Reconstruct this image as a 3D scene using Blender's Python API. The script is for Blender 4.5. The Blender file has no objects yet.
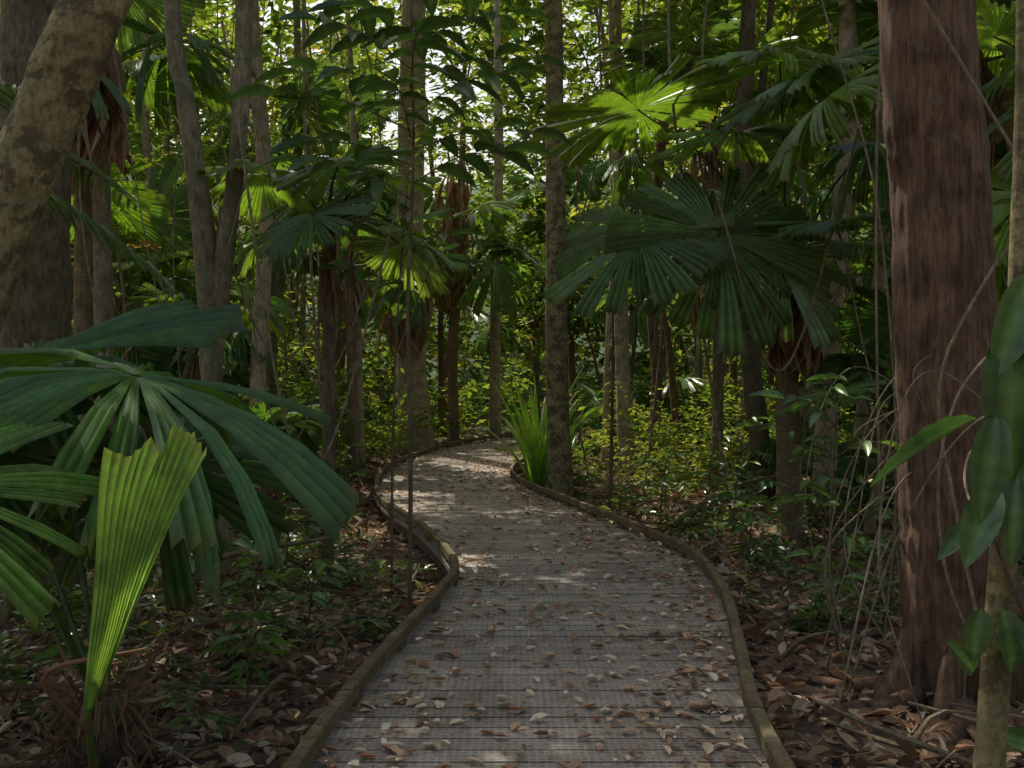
import bpy, math
import numpy as np
from mathutils import Vector, Matrix
rng = np.random.default_rng(11)
scene = bpy.context.scene
UP = np.array([0, 0, 1.0])

# ------------------------------------------------------------------ sun / sky
SUN_EL = math.radians(58); SUN_AZ = math.radians(-24)      # az measured from +Y toward +X
SDIR = np.array([math.sin(SUN_AZ)*math.cos(SUN_EL), math.cos(SUN_AZ)*math.cos(SUN_EL), math.sin(SUN_EL)])
w = bpy.data.worlds.new("World"); scene.world = w; w.use_nodes = True
nt = w.node_tree; nt.nodes.clear()
o = nt.nodes.new('ShaderNodeOutputWorld'); b = nt.nodes.new('ShaderNodeBackground'); s = nt.nodes.new('ShaderNodeTexSky')
s.sky_type = 'NISHITA'; s.sun_disc = False; s.sun_elevation = SUN_EL; s.sun_rotation = SUN_AZ
s.air_density = 1.7; s.dust_density = 5.0; s.ozone_density = 0
b.inputs['Strength'].default_value = 0.15
nt.links.new(s.outputs[0], b.inputs[0]); nt.links.new(b.outputs[0], o.inputs[0])
sl = bpy.data.lights.new("sun", 'SUN'); sl.energy = 5.0; sl.angle = math.radians(0.5); sl.color = (1, .95, .84)
so = bpy.data.objects.new("sun", sl); scene.collection.objects.link(so)
so.rotation_euler = Vector(SDIR).to_track_quat('Z', 'Y').to_euler(); so.location = (0, 0, 30)

scene.view_settings.view_transform = 'Standard'
scene.view_settings.look = 'None'; scene.view_settings.exposure = 0

# ------------------------------------------------------------------ camera
cd = bpy.data.cameras.new("camera"); cam = bpy.data.objects.new("camera", cd); scene.collection.objects.link(cam)
cd.sensor_width = 36; cd.lens = 35.16; cd.clip_end = 600; cd.clip_start = .05
cam.location = (0, 0, 1.6); cam.rotation_euler = (math.radians(90), 0, 0)
scene.camera = cam

# ------------------------------------------------------------------ materials
def newmat(name):
    m = bpy.data.materials.new(name); m.use_nodes = True
    m.node_tree.nodes.clear(); return m, m.node_tree
def N(nt, t, **kw):
    n = nt.nodes.new(t)
    for k, v in kw.items():
        if k.startswith('_'): setattr(n, k[1:], v)
        else: n.inputs[k.replace('__', ' ')].default_value = v
    return n
def ramp(nt, fac, stops):
    r = nt.nodes.new('ShaderNodeValToRGB'); e = r.color_ramp.elements
    while len(e) < len(stops): e.new(.5)
    for i, (p, c) in enumerate(stops):
        e[i].position = p; e[i].color = (c[0], c[1], c[2], 1)
    nt.links.new(fac, r.inputs[0]); return r.outputs[0]
def mixc(nt, fac, a, b_, mode='MIX'):
    n = nt.nodes.new('ShaderNodeMix'); n.data_type = 'RGBA'; n.blend_type = mode
    for i, v in ((0, fac), (6, a), (7, b_)):
        if hasattr(v, 'is_output'): nt.links.new(v, n.inputs[i])
        elif i == 0: n.inputs[0].default_value = v
        else: n.inputs[i].default_value = (v[0], v[1], v[2], 1)
    return n.outputs[2]

def leaf_mat(name, transl=.45, rough=.42, obj_random=False, tint=(1.7, 1.7, .6), spec=.4, simple=False):
    m, nt = newmat(name); L = nt.links.new
    out = N(nt, 'ShaderNodeOutputMaterial')
    at = N(nt, 'ShaderNodeAttribute', _attribute_name='Col'); col = at.outputs['Color']
    if simple:      # far foliage: plain two sided leaf
        pr = N(nt, 'ShaderNodeBsdfDiffuse'); L(col, pr.inputs['Color'])
    else:
        pr = N(nt, 'ShaderNodeBsdfPrincipled', Roughness=rough)
        pr.inputs['Specular IOR Level'].default_value = spec
        tc = N(nt, 'ShaderNodeTexCoord')
        no = N(nt, 'ShaderNodeTexNoise', Scale=9.0, Detail=4.0, Roughness=.65); L(tc.outputs['Object'], no.inputs['Vector'])
        v = ramp(nt, no.outputs[0], [(.3, (.65, .66, .7)), (.7, (1.35, 1.27, 1.05))])
        col = mixc(nt, 1.0, col, v, 'MULTIPLY')
        if obj_random:
            oi = N(nt, 'ShaderNodeObjectInfo')
            v2 = ramp(nt, oi.outputs['Random'], [(0, (.85, .9, .95)), (.5, (1.05, 1, 1)), (1, (1.6, 1.35, .9))])
            col = mixc(nt, 1.0, col, v2, 'MULTIPLY')
        L(col, pr.inputs['Base Color'])
    tr = N(nt, 'ShaderNodeBsdfTranslucent'); L(mixc(nt, 1.0, col, tint, 'MULTIPLY'), tr.inputs['Color'])
    mx = N(nt, 'ShaderNodeMixShader'); mx.inputs[0].default_value = transl
    L(pr.outputs[0], mx.inputs[1]); L(tr.outputs[0], mx.inputs[2]); L(mx.outputs[0], out.inputs[0])
    return m
def bark_mat(name, c1, c2, c3=None, patch=.55, scale=6, zs=.25, bump=.6, dist=.03):
    m, nt = newmat(name); L = nt.links.new
    out = N(nt, 'ShaderNodeOutputMaterial'); pr = N(nt, 'ShaderNodeBsdfPrincipled', Roughness=.9)
    pr.inputs['Specular IOR Level'].default_value = .25
    tc = N(nt, 'ShaderNodeTexCoord'); mp = N(nt, 'ShaderNodeMapping'); mp.inputs['Scale'].default_value = (1, 1, zs)
    L(tc.outputs['Object'], mp.inputs[0])
    n1 = N(nt, 'ShaderNodeTexNoise', Scale=scale*4, Detail=9.0, Roughness=.72); L(mp.outputs[0], n1.inputs['Vector'])
    n2 = N(nt, 'ShaderNodeTexNoise', Scale=scale*.6, Detail=5.0, Roughness=.6); L(tc.outputs['Object'], n2.inputs['Vector'])
    col = ramp(nt, n1.outputs[0], [(.34, c1), (.66, c2)])
    v = ramp(nt, n2.outputs[0], [(.3, (.6, .6, .6)), (.7, (1.3, 1.3, 1.3))])
    col = mixc(nt, 1.0, col, v, 'MULTIPLY')
    if c3:
        n3 = N(nt, 'ShaderNodeTexNoise', Scale=scale*1.1, Detail=6.0, Roughness=.7); L(tc.outputs['Object'], n3.inputs['Vector'])
        f = ramp(nt, n3.outputs[0], [(patch-.04, (0, 0, 0)), (patch+.05, (1, 1, 1))])
        col = mixc(nt, f, col, c3)
    L(col, pr.inputs['Base Color'])
    bp = N(nt, 'ShaderNodeBump', Strength=bump, Distance=dist); L(n1.outputs[0], bp.inputs['Height']); L(bp.outputs[0], pr.inputs['Normal'])
    L(pr.outputs[0], out.inputs[0]); return m

M_leaf = leaf_mat("broadleaf_leaf", .45, tint=(1.9, 1.75, .5), simple=True)
M_leafg = leaf_mat("glossy_leaf", .3, .28, tint=(1.6, 1.6, .6), spec=.5)
M_leafn = leaf_mat("thick_glossy_leaf", .14, .26, tint=(1.4, 1.5, .6), spec=.5)
M_fan = leaf_mat("fan_palm_leaf", .38, .32, True, tint=(1.7, 1.9, .5), spec=.55)
M_fannear = leaf_mat("near_palm_leaf", .42, .33, False, tint=(1.6, 1.8, .5), spec=.5)
M_litter = leaf_mat("dead_leaf", .12, tint=(1.3, 1.0, .6), simple=True)
M_red = bark_mat("red_bark", (.075, .043, .026), (.31, .18, .108), (.20, .155, .10), .62, 8, .13, 1.0, .045)
M_grey = bark_mat("grey_bark", (.13, .105, .06), (.36, .295, .185), (.15, .17, .07), .56, 6, .35, .9, .03)
M_pale = bark_mat("pale_bark", (.26, .19, .115), (.54, .44, .30), (.21, .21, .095), .56, 5, .5, .7)
M_lich = bark_mat("lichen_bark", (.17, .14, .06), (.44, .37, .18), (.13, .10, .05), .52, 8, .6, .9, .03)
M_dark = bark_mat("dark_bark", (.07, .053, .033), (.24, .18, .11), (.12, .14, .05), .6, 8, .3, .7)
M_stem = bark_mat("palm_trunk_bark", (.12, .088, .048), (.33, .24, .145), (.14, .15, .05), .6, 8, 2.0, .7)
M_vine = bark_mat("vine_bark", (.12, .092, .054), (.34, .27, .17), None, .6, 12, .3, .4)

# deck
M_deck, nt = newmat("boardwalk_deck"); L = nt.links.new
out = N(nt, 'ShaderNodeOutputMaterial'); pr = N(nt, 'ShaderNodeBsdfPrincipled', Roughness=.6)
tc = N(nt, 'ShaderNodeTexCoord'); at = N(nt, 'ShaderNodeAttribute', _attribute_name='Col')
n1 = N(nt, 'ShaderNodeTexNoise', Scale=1.7, Detail=10.0, Roughness=.75); L(tc.outputs['Object'], n1.inputs['Vector'])
n2 = N(nt, 'ShaderNodeTexNoise', Scale=45.0, Detail=4.0); L(tc.outputs['Object'], n2.inputs['Vector'])
n5 = N(nt, 'ShaderNodeTexNoise', Scale=6.0, Detail=6.0, Roughness=.7); L(tc.outputs['Object'], n5.inputs['Vector'])
vo = N(nt, 'ShaderNodeTexBrick', Scale=1.0, _offset=0.0); vo.inputs['Brick Width'].default_value = .036; vo.inputs['Row Height'].default_value = .036
vo.inputs['Mortar Size'].default_value = .009; vo.inputs['Mortar Smooth'].default_value = .4
vo.inputs['Color1'].default_value = (.5, .5, .5, 1); vo.inputs['Color2'].default_value = (.4, .4, .4, 1); vo.inputs['Mortar'].default_value = (1, 1, 1, 1)
L(tc.outputs['Object'], vo.inputs['Vector'])
c = ramp(nt, n1.outputs[0], [(.3, (.5, .46, .43)), (.7, (1.35, 1.33, 1.3))])
c = mixc(nt, 1., at.outputs['Color'], c, 'MULTIPLY')
c = mixc(nt, 1., c, ramp(nt, n2.outputs[0], [(.3, (.7, .7, .7)), (.7, (1.25, 1.25, 1.25))]), 'MULTIPLY')
fm = ramp(nt, n5.outputs[0], [(.35, (.25, .25, .25)), (.65, (.8, .8, .8))])     # dirt fills part of the grating holes
c = mixc(nt, fm, c, mixc(nt, 1., c, vo.outputs['Color'], 'MULTIPLY'))
L(c, pr.inputs['Base Color'])
bp = N(nt, 'ShaderNodeBump', Strength=.5, Distance=.006); L(vo.outputs['Color'], bp.inputs['Height']); L(bp.outputs[0], pr.inputs['Normal'])
L(pr.outputs[0], out.inputs[0])
M_kerb = bark_mat("weathered_timber", (.09, .063, .036), (.25, .175, .10), (.11, .12, .045), .56, 7, 1, .7)
# ground
M_ground, nt = newmat("forest_floor_litter"); L = nt.links.new
out = N(nt, 'ShaderNodeOutputMaterial'); pr = N(nt, 'ShaderNodeBsdfPrincipled', Roughness=.9)
tc = N(nt, 'ShaderNodeTexCoord')
n1 = N(nt, 'ShaderNodeTexVoronoi', Scale=14.0); L(tc.outputs['Object'], n1.inputs['Vector'])
n2 = N(nt, 'ShaderNodeTexNoise', Scale=1.2, Detail=8.0); L(tc.outputs['Object'], n2.inputs['Vector'])
c = ramp(nt, n1.outputs['Color'], [(.1, (.04, .026, .017)), (.45, (.11, .07, .043)), (.8, (.21, .135, .085)), (1, (.30, .21, .14))])
c = mixc(nt, 1., c, ramp(nt, n2.outputs[0], [(.3, (.55, .55, .55)), (.7, (1.2, 1.2, 1.2))]), 'MULTIPLY')
sx = N(nt, 'ShaderNodeSeparateXYZ'); L(tc.outputs['Object'], sx.inputs[0])
mr = N(nt, 'ShaderNodeMapRange'); mr.inputs[1].default_value = 30; mr.inputs[2].default_value = 44; L(sx.outputs[1], mr.inputs[0])
n4 = N(nt, 'ShaderNodeTexNoise', Scale=3.0, Detail=9.0, Roughness=.8); L(tc.outputs['Object'], n4.inputs['Vector'])
gr = ramp(nt, n4.outputs[0], [(.35, (.015, .03, .01)), (.55, (.06, .11, .03)), (.7, (.14, .2, .05))])
c = mixc(nt, mr.outputs[0], c, gr)
L(c, pr.inputs['Base Color'])
bp = N(nt, 'ShaderNodeBump', Strength=.8, Distance=.05); L(n1.outputs['Distance'], bp.inputs['Height']); L(bp.outputs[0], pr.inputs['Normal'])
L(pr.outputs[0], out.inputs[0])

# ------------------------------------------------------------------ geometry helpers
class Geo:
    def __init__(s): s.V = []; s.C = []; s.F = {}; s.n = 0
    def add(s, v, faces, col=(.5, .5, .5), mi=0):
        v = np.asarray(v, float).reshape(-1, 3); c = np.asarray(col, float)
        if c.ndim == 1: c = np.tile(c, (len(v), 1))
        for f in faces:
            f = np.asarray(f)
            if len(f): s.F.setdefault(f.shape[1], []).append((f + s.n, mi))
        s.V.append(v); s.C.append(c); s.n += len(v)
    def mesh(s, name, mats, origin=(0, 0, 0), smooth=False):
        V = np.concatenate(s.V) - np.array(origin); C = np.concatenate(s.C)
        me = bpy.data.meshes.new(name)
        lv = []; ls = []; mi = []; st = 0
        for k, lst in s.F.items():
            for f, m in lst:
                lv.append(f.ravel()); ls.append(st + np.arange(len(f))*k); st += f.size; mi.append(np.full(len(f), m))
        lv = np.concatenate(lv); ls = np.concatenate(ls); mi = np.concatenate(mi)
        me.vertices.add(len(V)); me.vertices.foreach_set('co', V.ravel())
        me.loops.add(len(lv)); me.loops.foreach_set('vertex_index', lv.astype(np.int32))
        me.polygons.add(len(ls)); me.polygons.foreach_set('loop_start', ls.astype(np.int32))
        me.update(calc_edges=True); me.validate()
        me.polygons.foreach_set('material_index', mi.astype(np.int32))
        me.polygons.foreach_set('use_smooth', np.full(len(ls), smooth))
        a = me.color_attributes.new('Col', 'FLOAT_COLOR', 'POINT')
        a.data.foreach_set('color', np.c_[C, np.ones(len(C))].ravel())
        for m in mats: me.materials.append(m)
        return me
    def build(s, name, mats, origin=(0, 0, 0), parent=None, smooth=False):
        if not s.n: return None
        me = s.mesh(name, mats, origin, smooth)
        ob = bpy.data.objects.new(name, me); scene.collection.objects.link(ob)
        if parent is None: ob.location = origin
        else:
            ob.parent = parent; ob.location = Vector(origin) - parent.location
        return ob
def empty(name, loc):
    e = bpy.data.objects.new(name, None); e.location = loc; e.empty_display_size = .3
    scene.collection.objects.link(e); return e
def nrm(a):
    a = np.asarray(a, float); return a/np.maximum(np.linalg.norm(a, axis=-1, keepdims=True), 1e-9)
def catmull(P, n):
    P = np.asarray(P, float); Q = np.vstack([2*P[0]-P[1], P, 2*P[-1]-P[-2]])
    t = np.linspace(0, len(P)-1-1e-6, n); i = t.astype(int); u = (t-i)[:, None]
    a, b_, c, d = Q[i], Q[i+1], Q[i+2], Q[i+3]
    return .5*((2*b_)+(-a+c)*u+(2*a-5*b_+4*c-d)*u*u+(-a+3*b_-3*c+d)*u**3)
def tube(g, P, R, seg=10, n=None, rough=0., col=(.5, .5, .5), mi=0, lobes=None):
    P = np.asarray(P, float); R = np.asarray(R, float)
    if n: 
        PR = catmull(np.c_[P, R], n); P = PR[:, :3]; R = np.maximum(PR[:, 3], .001)
    n = len(P); T = nrm(np.gradient(P, axis=0))
    ref = np.array([1., .13, .07]) if abs(T[0, 0]) < .8 else np.array([.1, .2, 1.])
    A = nrm(np.cross(T, ref)); B = np.cross(T, A)
    th = np.linspace(0, 2*np.pi, seg, endpoint=False)
    ph = rng.uniform(0, 6.28, 6); z = np.arange(n)[:, None]*1.0
    k = 1+rough*(np.sin(3*th+ph[0]+z*.13)*.5+np.sin(2*th+ph[1]-z*.21)*.5+np.sin(5*th+z*.4+ph[2])*.3+np.sin(z*.7+ph[3])*.25+rng.normal(0, .25 if lobes is None else .12, (n, seg)))
    if lobes is not None:
        zz = P[:, 2:3]; k = k+.012*np.sin(11*th+1.5*np.sin(zz*2.1))+.009*np.sin(19*th+2*np.sin(zz*3.3)+1)+.015*np.sin(4*th+zz*1.3)
    dirs = np.cos(th)[None, :, None]*A[:, None, :]+np.sin(th)[None, :, None]*B[:, None, :]
    rad = R[:, None]*k
    if lobes is not None:   # root flare: ridges running down into the ground
        wz = np.arctan2(dirs[..., 1], dirs[..., 0])
        for az, amp, sg, hh in lobes:
            d = (wz-math.radians(az)-.15*np.sin(P[:, 2:3]*4+az)+np.pi) % (2*np.pi)-np.pi
            h = np.maximum(P[:, 2:3]+.3, 0)
            rad = rad+amp*np.exp(-h/hh)*np.exp(-(d/(sg*(1+h*.6)))**2)+.03*np.exp(-h/1.6)*np.exp(-(d/(sg*1.2))**2)
    v = P[:, None, :]+rad[:, :, None]*dirs
    i = np.arange(n-1)[:, None]*seg; j = np.arange(seg)[None, :]; j2 = (j+1) % seg
    f = np.stack([i+j, i+j2, i+seg+j2, i+seg+j], -1).reshape(-1, 4)
    g.add(v.reshape(-1, 3), [f, np.arange(seg)[None, ::-1], (n-1)*seg+np.arange(seg)[None, :]], col, mi)
T_LO = (np.array([[0, 0, 0], [-.5, .45, .07], [0, 1, -.05], [.5, .45, .07]]), [np.array([[0, 2, 1], [0, 3, 2]])])
T_MD = (np.array([[0, 0, 0], [-.42, .3, .06], [0, .3, 0], [.42, .3, .06], [-.4, .65, .03], [0, .65, -.03], [.4, .65, .03], [0, 1, -.12]]),
        [np.array([[0, 2, 1], [0, 3, 2], [4, 5, 7], [5, 6, 7]]), np.array([[1, 2, 5, 4], [2, 3, 6, 5]])])
T_CURL = (np.array([[0, 0, 0], [-.4, .3, .18], [0, .3, 0], [.4, .3, .12], [-.42, .65, .22], [0, .65, .02], [.36, .65, .2], [0, 1, .15]]), T_MD[1])
def hi_tmpl(rows=13):
    V = []; F = []
    for i in range(rows):
        y = i/(rows-1); wd = .5*math.sin(math.pi*min(1, y**.8))**.75 if 0 < y < 1 else .004
        for x in (-1, -.5, -.07, .07, .5, 1):
            V.append((x*wd, y, .14*abs(x)*wd*2-.18*y*y+.014*math.sin(y*34)*abs(x)))
    for i in range(rows-1):
        for j in range(5): a = i*6+j; F.append((a, a+1, a+7, a+6))
    return (np.array(V), [np.array(F)])
T_HI = hi_tmpl()
VEIN = np.array([(1.12 if i % 2 else .95)*(1.7 if j in (2, 3) else 1.) for i in range(13) for j in range(6)])
def leaves(g, P, D, Nn, Ls, Ws, cols, T=T_LO, mi=0):
    P = np.asarray(P, float); n = len(P)
    if n == 0: return
    y = nrm(D); z = nrm(Nn-(np.sum(Nn*y, 1)[:, None])*y); x = np.cross(y, z)
    tv, tf = T; Ls = np.broadcast_to(Ls, n)[:, None, None]; Ws = np.broadcast_to(Ws, n)[:, None, None]
    v = P[:, None]+Ls*(tv[None, :, 1:2]*y[:, None]+tv[None, :, 2:3]*z[:, None])+Ws*tv[None, :, 0:1]*x[:, None]
    k = len(tv); off = (np.arange(n)*k)[:, None, None]
    fs = [(f[None]+off).reshape(-1, f.shape[1]) for f in tf]
    cols = np.asarray(cols, float); cols = np.broadcast_to(cols, (n, 3)); C = np.repeat(cols, k, 0)
    if T is T_HI: C = C*np.tile(VEIN, n)[:, None]
    g.add(v.reshape(-1, 3), fs, C, mi)
PAL = np.array([[.065, .11, .035], [.095, .16, .047], [.13, .195, .052], [.19, .25, .065], [.24, .28, .075], [.07, .115, .055], [.22, .155, .07]])
def gcols(n, p=(.2, .28, .23, .15, .08, .06, .02)):
    p = np.array(p+(.03,)) if len(p) == 6 else np.array(p)
    c = PAL[rng.choice(7, n, p=p/p.sum())]; return c*rng.uniform(.75, 1.25, (n, 1))
LIT = np.array([[.27, .16, .095], [.36, .24, .15], [.45, .34, .24], [.55, .47, .35], [.19, .12, .076], [.32, .125, .07], [.155, .118, .083]])
def lcols(n, p=(.22, .27, .2, .08, .12, .04, .07)):
    c = LIT[rng.choice(7, n, p=np.array(p)/sum(p))]; return c*rng.uniform(.7, 1.25, (n, 1))

# chosen sunlit spots: foliage on the line toward the sun is cut away
GAPS = [((-1.0, 18.6, 0), 1.4), ((-.6, 21, 0), 1.2), ((-1.5, 14.6, 0), .4), ((.05, 5.2, 0), .2), ((.35, 4.5, 0), .16), ((3.6, 20, .8), 2.6), ((1.5, 11.5, 4.9), .7),
        ((-1.4, 3.8, 1.0), .45), ((-3.6, 17, .8), 1.1), ((-2.2, 5, 3), .45), ((-2.5, 19, 3.5), 1.1), ((-4, 24, 3), 2), ((5, 22, 4), 1.8),
        ((-1.6, 11, 3.8), .6), ((4.6, 14, 3.6), .6), ((-8, 26, 5), 2), ((0, 34, 3), 2.4), ((2.4, 11, 3.0), .6), ((-5.5, 12, 4), .9), ((-2.5, 9.5, 3.4), .5),
        ((7, 30, 6), 2.5), ((-3, 36, 8), 2.5), ((3, 40, 9), 2.5), ((-12, 34, 8), 2.5), ((-2.5, 4.8, 1.6), .5), ((2.6, 6.2, .2), .3), ((2.5, 16, .3), .9), ((-3, 10, 0), .6), ((3.2, 9, 0), .6), ((0, 42, 2), 3.3), ((-7, 42, 3), 3), ((9, 42, 4), 3), ((-2.6, 6.4, -.2), .45), ((-1.9, 8, -.2), .4), ((2.2, 8, -.2), .4), ((-3.6, 12.5, 0), .7), ((3.2, 12.5, 0), .7), ((2.5, 5.8, 2.6), .3), ((-2.4, 14, 2.5), .6), ((.7, 15, 3), .5), ((4, 26, 1.5), 2.2), ((-6, 30, 3), 2.2)]
def keep(P):
    m = np.ones(len(P), bool)
    for T, r in GAPS:
        d = P-np.array(T); a = d@SDIR; pr_ = np.linalg.norm(d-a[:, None]*SDIR, axis=1)
        m &= ~((a > .8) & (pr_ < r*rng.uniform(.75, 1.2, len(P))))
    return m
def sprays(g, C, D, length, k, lL, lW, T=T_LO, mi=0, cull=True, pal=None, droop=.3, twig=None):
    S = len(C); D = nrm(D); length = np.broadcast_to(length, S)
    t = (np.arange(k)+.6)/k
    pos = C[:, None]+D[:, None]*(length[:, None]*t)[:, :, None]-UP*(droop*length[:, None]*t*t)[:, :, None]
    side = nrm(np.cross(D, UP)+1e-4)[:, None]*np.where(np.arange(k) % 2, 1, -1)[None, :, None]
    ld = D[:, None]*.6+side*.8+rng.normal(0, .22, (S, k, 3))-UP*.2
    ln = UP+rng.normal(0, .33, (S, k, 3))
    base = gcols(S) if pal is None else gcols(S, pal)
    col = np.repeat(base[:, None], k, 1)*rng.uniform(.8, 1.25, (S, k, 1))
    sz = rng.uniform(.7, 1.2, (S, k))
    P = pos.reshape(-1, 3); m = keep(P) if cull else np.ones(len(P), bool)
    leaves(g, P[m], ld.reshape(-1, 3)[m], ln.reshape(-1, 3)[m], (sz*lL).ravel()[m], (sz*lW).ravel()[m], col.reshape(-1, 3)[m], T, mi)
def clump(g, c, r, ns, k=7, lL=.2, lW=.09, length=.6, **kw):
    u = nrm(rng.normal(0, 1, (ns, 3))); rad = rng.uniform(.15, 1, (ns, 1))**.5
    C = np.array(c)+u*rad*np.array(r); D = u+rng.normal(0, .35, (ns, 3))+np.array([0, 0, .15])
    sprays(g, C, D, rng.uniform(.6, 1.2, ns)*length, k, lL, lW, **kw)

# ------------------------------------------------------------------ path layout (metres)
LP = np.array([(-1.1, -3), (-.98, 1), (-.88, 4.17), (-.74, 5.8), (-.56, 7.3), (-.52, 8.5), (-1.0, 10.7), (-1.7, 13), (-2.1, 15.3), (-2.3, 18.3), (-2.1, 22), (-1.3, 26.5), (.6, 31), (4.5, 36), (9, 40)], float)
RP = np.array([(.95, -3), (1.02, 1), (1.12, 4.17), (1.35, 5.8), (1.58, 7.3), (1.66, 8.9), (1.38, 10.5), (.86, 12.7), (.3, 15.2), (.02, 17.3), (.2, 19.6), (1.0, 23.5), (3.2, 28.5), (6.8, 33), (11, 37)], float)
Ld = catmull(LP, 1500); Rd = catmull(RP, 1500); Cd = (Ld+Rd)/2
arc = np.r_[0, np.cumsum(np.linalg.norm(np.diff(Cd, axis=0), axis=1))]
def at(s, X): return np.stack([np.interp(s, arc, X[:, 0]), np.interp(s, arc, X[:, 1])], -1)
def pathdist(xy):
    q = Cd[::12]; return np.min(np.linalg.norm(xy[:, None]-q[None], axis=2), axis=1)
def sst(t): t = np.clip(t, 0, 1); return t*t*(3-2*t)
def gh(x, y):
    x = np.asarray(x, float); y = np.asarray(y, float)
    h = -.24+.05*np.sin(x*1.3+y*.7)+.04*np.sin(x*2.9-y*1.7+1)+.025*np.sin(x*5.1+y*4.3)
    h = h-.12*np.exp(-((x+3)**2/4+(y-5.5)**2/8))
    h = h+.95*np.exp(-((x+5.2)**2/3.2+(y-19)**2/9))+.35*np.exp(-((x-5)**2/5+(y-20)**2/12))
    h = h+.5*(1-np.exp(-(np.maximum(0, np.abs(x)-6)/14)**2))
    h = h+20*sst((y-43)/50)+10*sst((np.abs(x)-26)/34)*sst((y-2)/20)  # rising ground added behind and beside as backdrop, blocks horizon sky glare
    sh = np.shape(x); pd = pathdist(np.stack([x.ravel(), y.ravel()], 1)).reshape(sh)
    k = np.clip((pd-1.2)/1.2, 0, 1)
    return h*k+(-.26)*(1-k)
u = np.linspace(-1, 1, 230); ax = 160*np.sinh(u*5)/np.sinh(5)
X, Y = np.meshgrid(ax, ax+8, indexing='ij'); Z = np.zeros_like(X)
for i in range(0, 230, 23): Z[i:i+23] = gh(X[i:i+23], Y[i:i+23])
g = Geo(); n = 230; i, j = np.meshgrid(np.arange(n-1), np.arange(n-1), indexing='ij'); a = (i*n+j).ravel()
g.add(np.stack([X, Y, Z], -1).reshape(-1, 3), [np.stack([a, a+n, a+n+1, a+1], -1)])
g.build("forest_ground", [M_ground], smooth=True)

# ------------------------------------------------------------------ boardwalk
bw = empty("boardwalk", (0, 0, 0))
g = Geo(); pitch = .142; tot = arc[-1]; ns = int(tot/pitch)
for q in range(ns):
    s0 = q*pitch; s1 = s0+pitch-.014
    pts = [at(s0, Ld), at(s0, Rd), at(s1, Rd), at(s1, Ld)]
    zt = rng.normal(0, .0015)
    v = [(p[0], p[1], zt) for p in pts]+[(p[0], p[1], -.045) for p in pts]
    cc = np.array([.32, .275, .23])*rng.uniform(.84, 1.12)*(1+.12*math.sin(q*.61)*math.sin(q*.17))
    g.add(v, [[(0, 1, 2, 3), (7, 6, 5, 4), (0, 4, 5, 1), (1, 5, 6, 2), (2, 6, 7, 3), (3, 7, 4, 0)]], cc)
g.build("deck_grating", [M_deck], parent=bw)
g = Geo()
def sweep_rect(g, xy, z0, z1, hw):
    xy = np.asarray(xy); T = nrm(np.gradient(xy, axis=0)); Nn = np.stack([T[:, 1], -T[:, 0]], 1); n = len(xy)
    bev = .008; pr_ = [(-hw, z0), (-hw, z1-bev), (-hw+bev, z1), (hw-bev, z1), (hw, z1-bev), (hw, z0)]
    v = np.stack([np.c_[xy+Nn*o, np.full(n, z)+rng.normal(0, .0015, n)] for o, z in pr_], 1)
    i = np.arange(n-1)[:, None]*6; j = np.arange(6)[None]; j2 = (j+1) % 6
    g.add(v.reshape(-1, 3), [np.stack([i+j, i+j2, i+6+j2, i+6+j], -1).reshape(-1, 4), np.arange(6)[None, ::-1], (n-1)*6+np.arange(6)[None]])
def offs(X, o):
    T = nrm(np.gradient(X, axis=0)); return X+np.stack([T[:, 1], -T[:, 0]], 1)*o
for X, o in ((Ld, .03), (Rd, -.03)):
    E = offs(X, o); s = 0
    while s < tot-.5:
        ln = rng.uniform(1.7, 2.3); ss = np.linspace(s, min(s+ln-.008, tot), 14)
        xy = np.stack([np.interp(ss, arc, E[:, 0]), np.interp(ss, arc, E[:, 1])], 1)
        dz = rng.uniform(-.008, .008)
        sweep_rect(g, xy, .05+dz, .122+dz, .031)
        s += ln
    for s in np.arange(.6, tot, 1.05):
        ss = np.linspace(s, s+.16, 3); xy = np.stack([np.interp(ss, arc, E[:, 0]), np.interp(ss, arc, E[:, 1])], 1)
        sweep_rect(g, xy, .002, .044, .027)
g.build("kerb_rails", [M_kerb], parent=bw)
g = Geo()
for X, o in ((Ld, .12), (Rd, -.12)):
    E = offs(X, o); ss = np.arange(0, tot, .5); xy = np.stack([np.interp(ss, arc, E[:, 0]), np.interp(ss, arc, E[:, 1])], 1)
    sweep_rect(g, xy, -.2, -.05, .05)
    for p in xy[::4]:
        tube(g, [(p[0], p[1], -.7), (p[0], p[1], -.205)], [.06, .06], 8)
g.build("bearers_and_posts", [M_dark], parent=bw)

# ------------------------------------------------------------------ leaf litter
g = Geo()
n = 4200; s = rng.uniform(0, 1, n)**1.3*26+6.3; e = rng.choice([0, 1], n, p=[.3, .7]); f = np.abs(rng.normal(0, .2, n)); f = np.where(rng.random(n) < .45, rng.uniform(0, 1, n), np.clip(f, 0, 1))
f = np.where(e, 1-f, f)*.92+.04
p = at(s, Ld)*(1-f)[:, None]+at(s, Rd)*f[:, None]; th = rng.uniform(0, 6.28, n)
Dd = np.stack([np.cos(th), np.sin(th), rng.normal(0, .08, n)], 1); Nn = UP+rng.normal(0, .15, (n, 3)); sz = rng.uniform(.015, .105, n)
leaves(g, np.c_[p, rng.uniform(.005, .018, n)], Dd, Nn, sz, sz*rng.uniform(.3, .75, n), lcols(n, (.14, .25, .27, .2, .07, .04, .03))*1.3, T_CURL)
g.build("fallen_leaves", [M_litter])
g = Geo()
def scatter(n, x0, x1, y0, y1, pw=1.):
    x = rng.uniform(x0, x1, n); y = y0+(y1-y0)*rng.random(n)**pw
    m = pathdist(np.stack([x, y], 1)) > 1.12
    return x[m], y[m]
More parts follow.
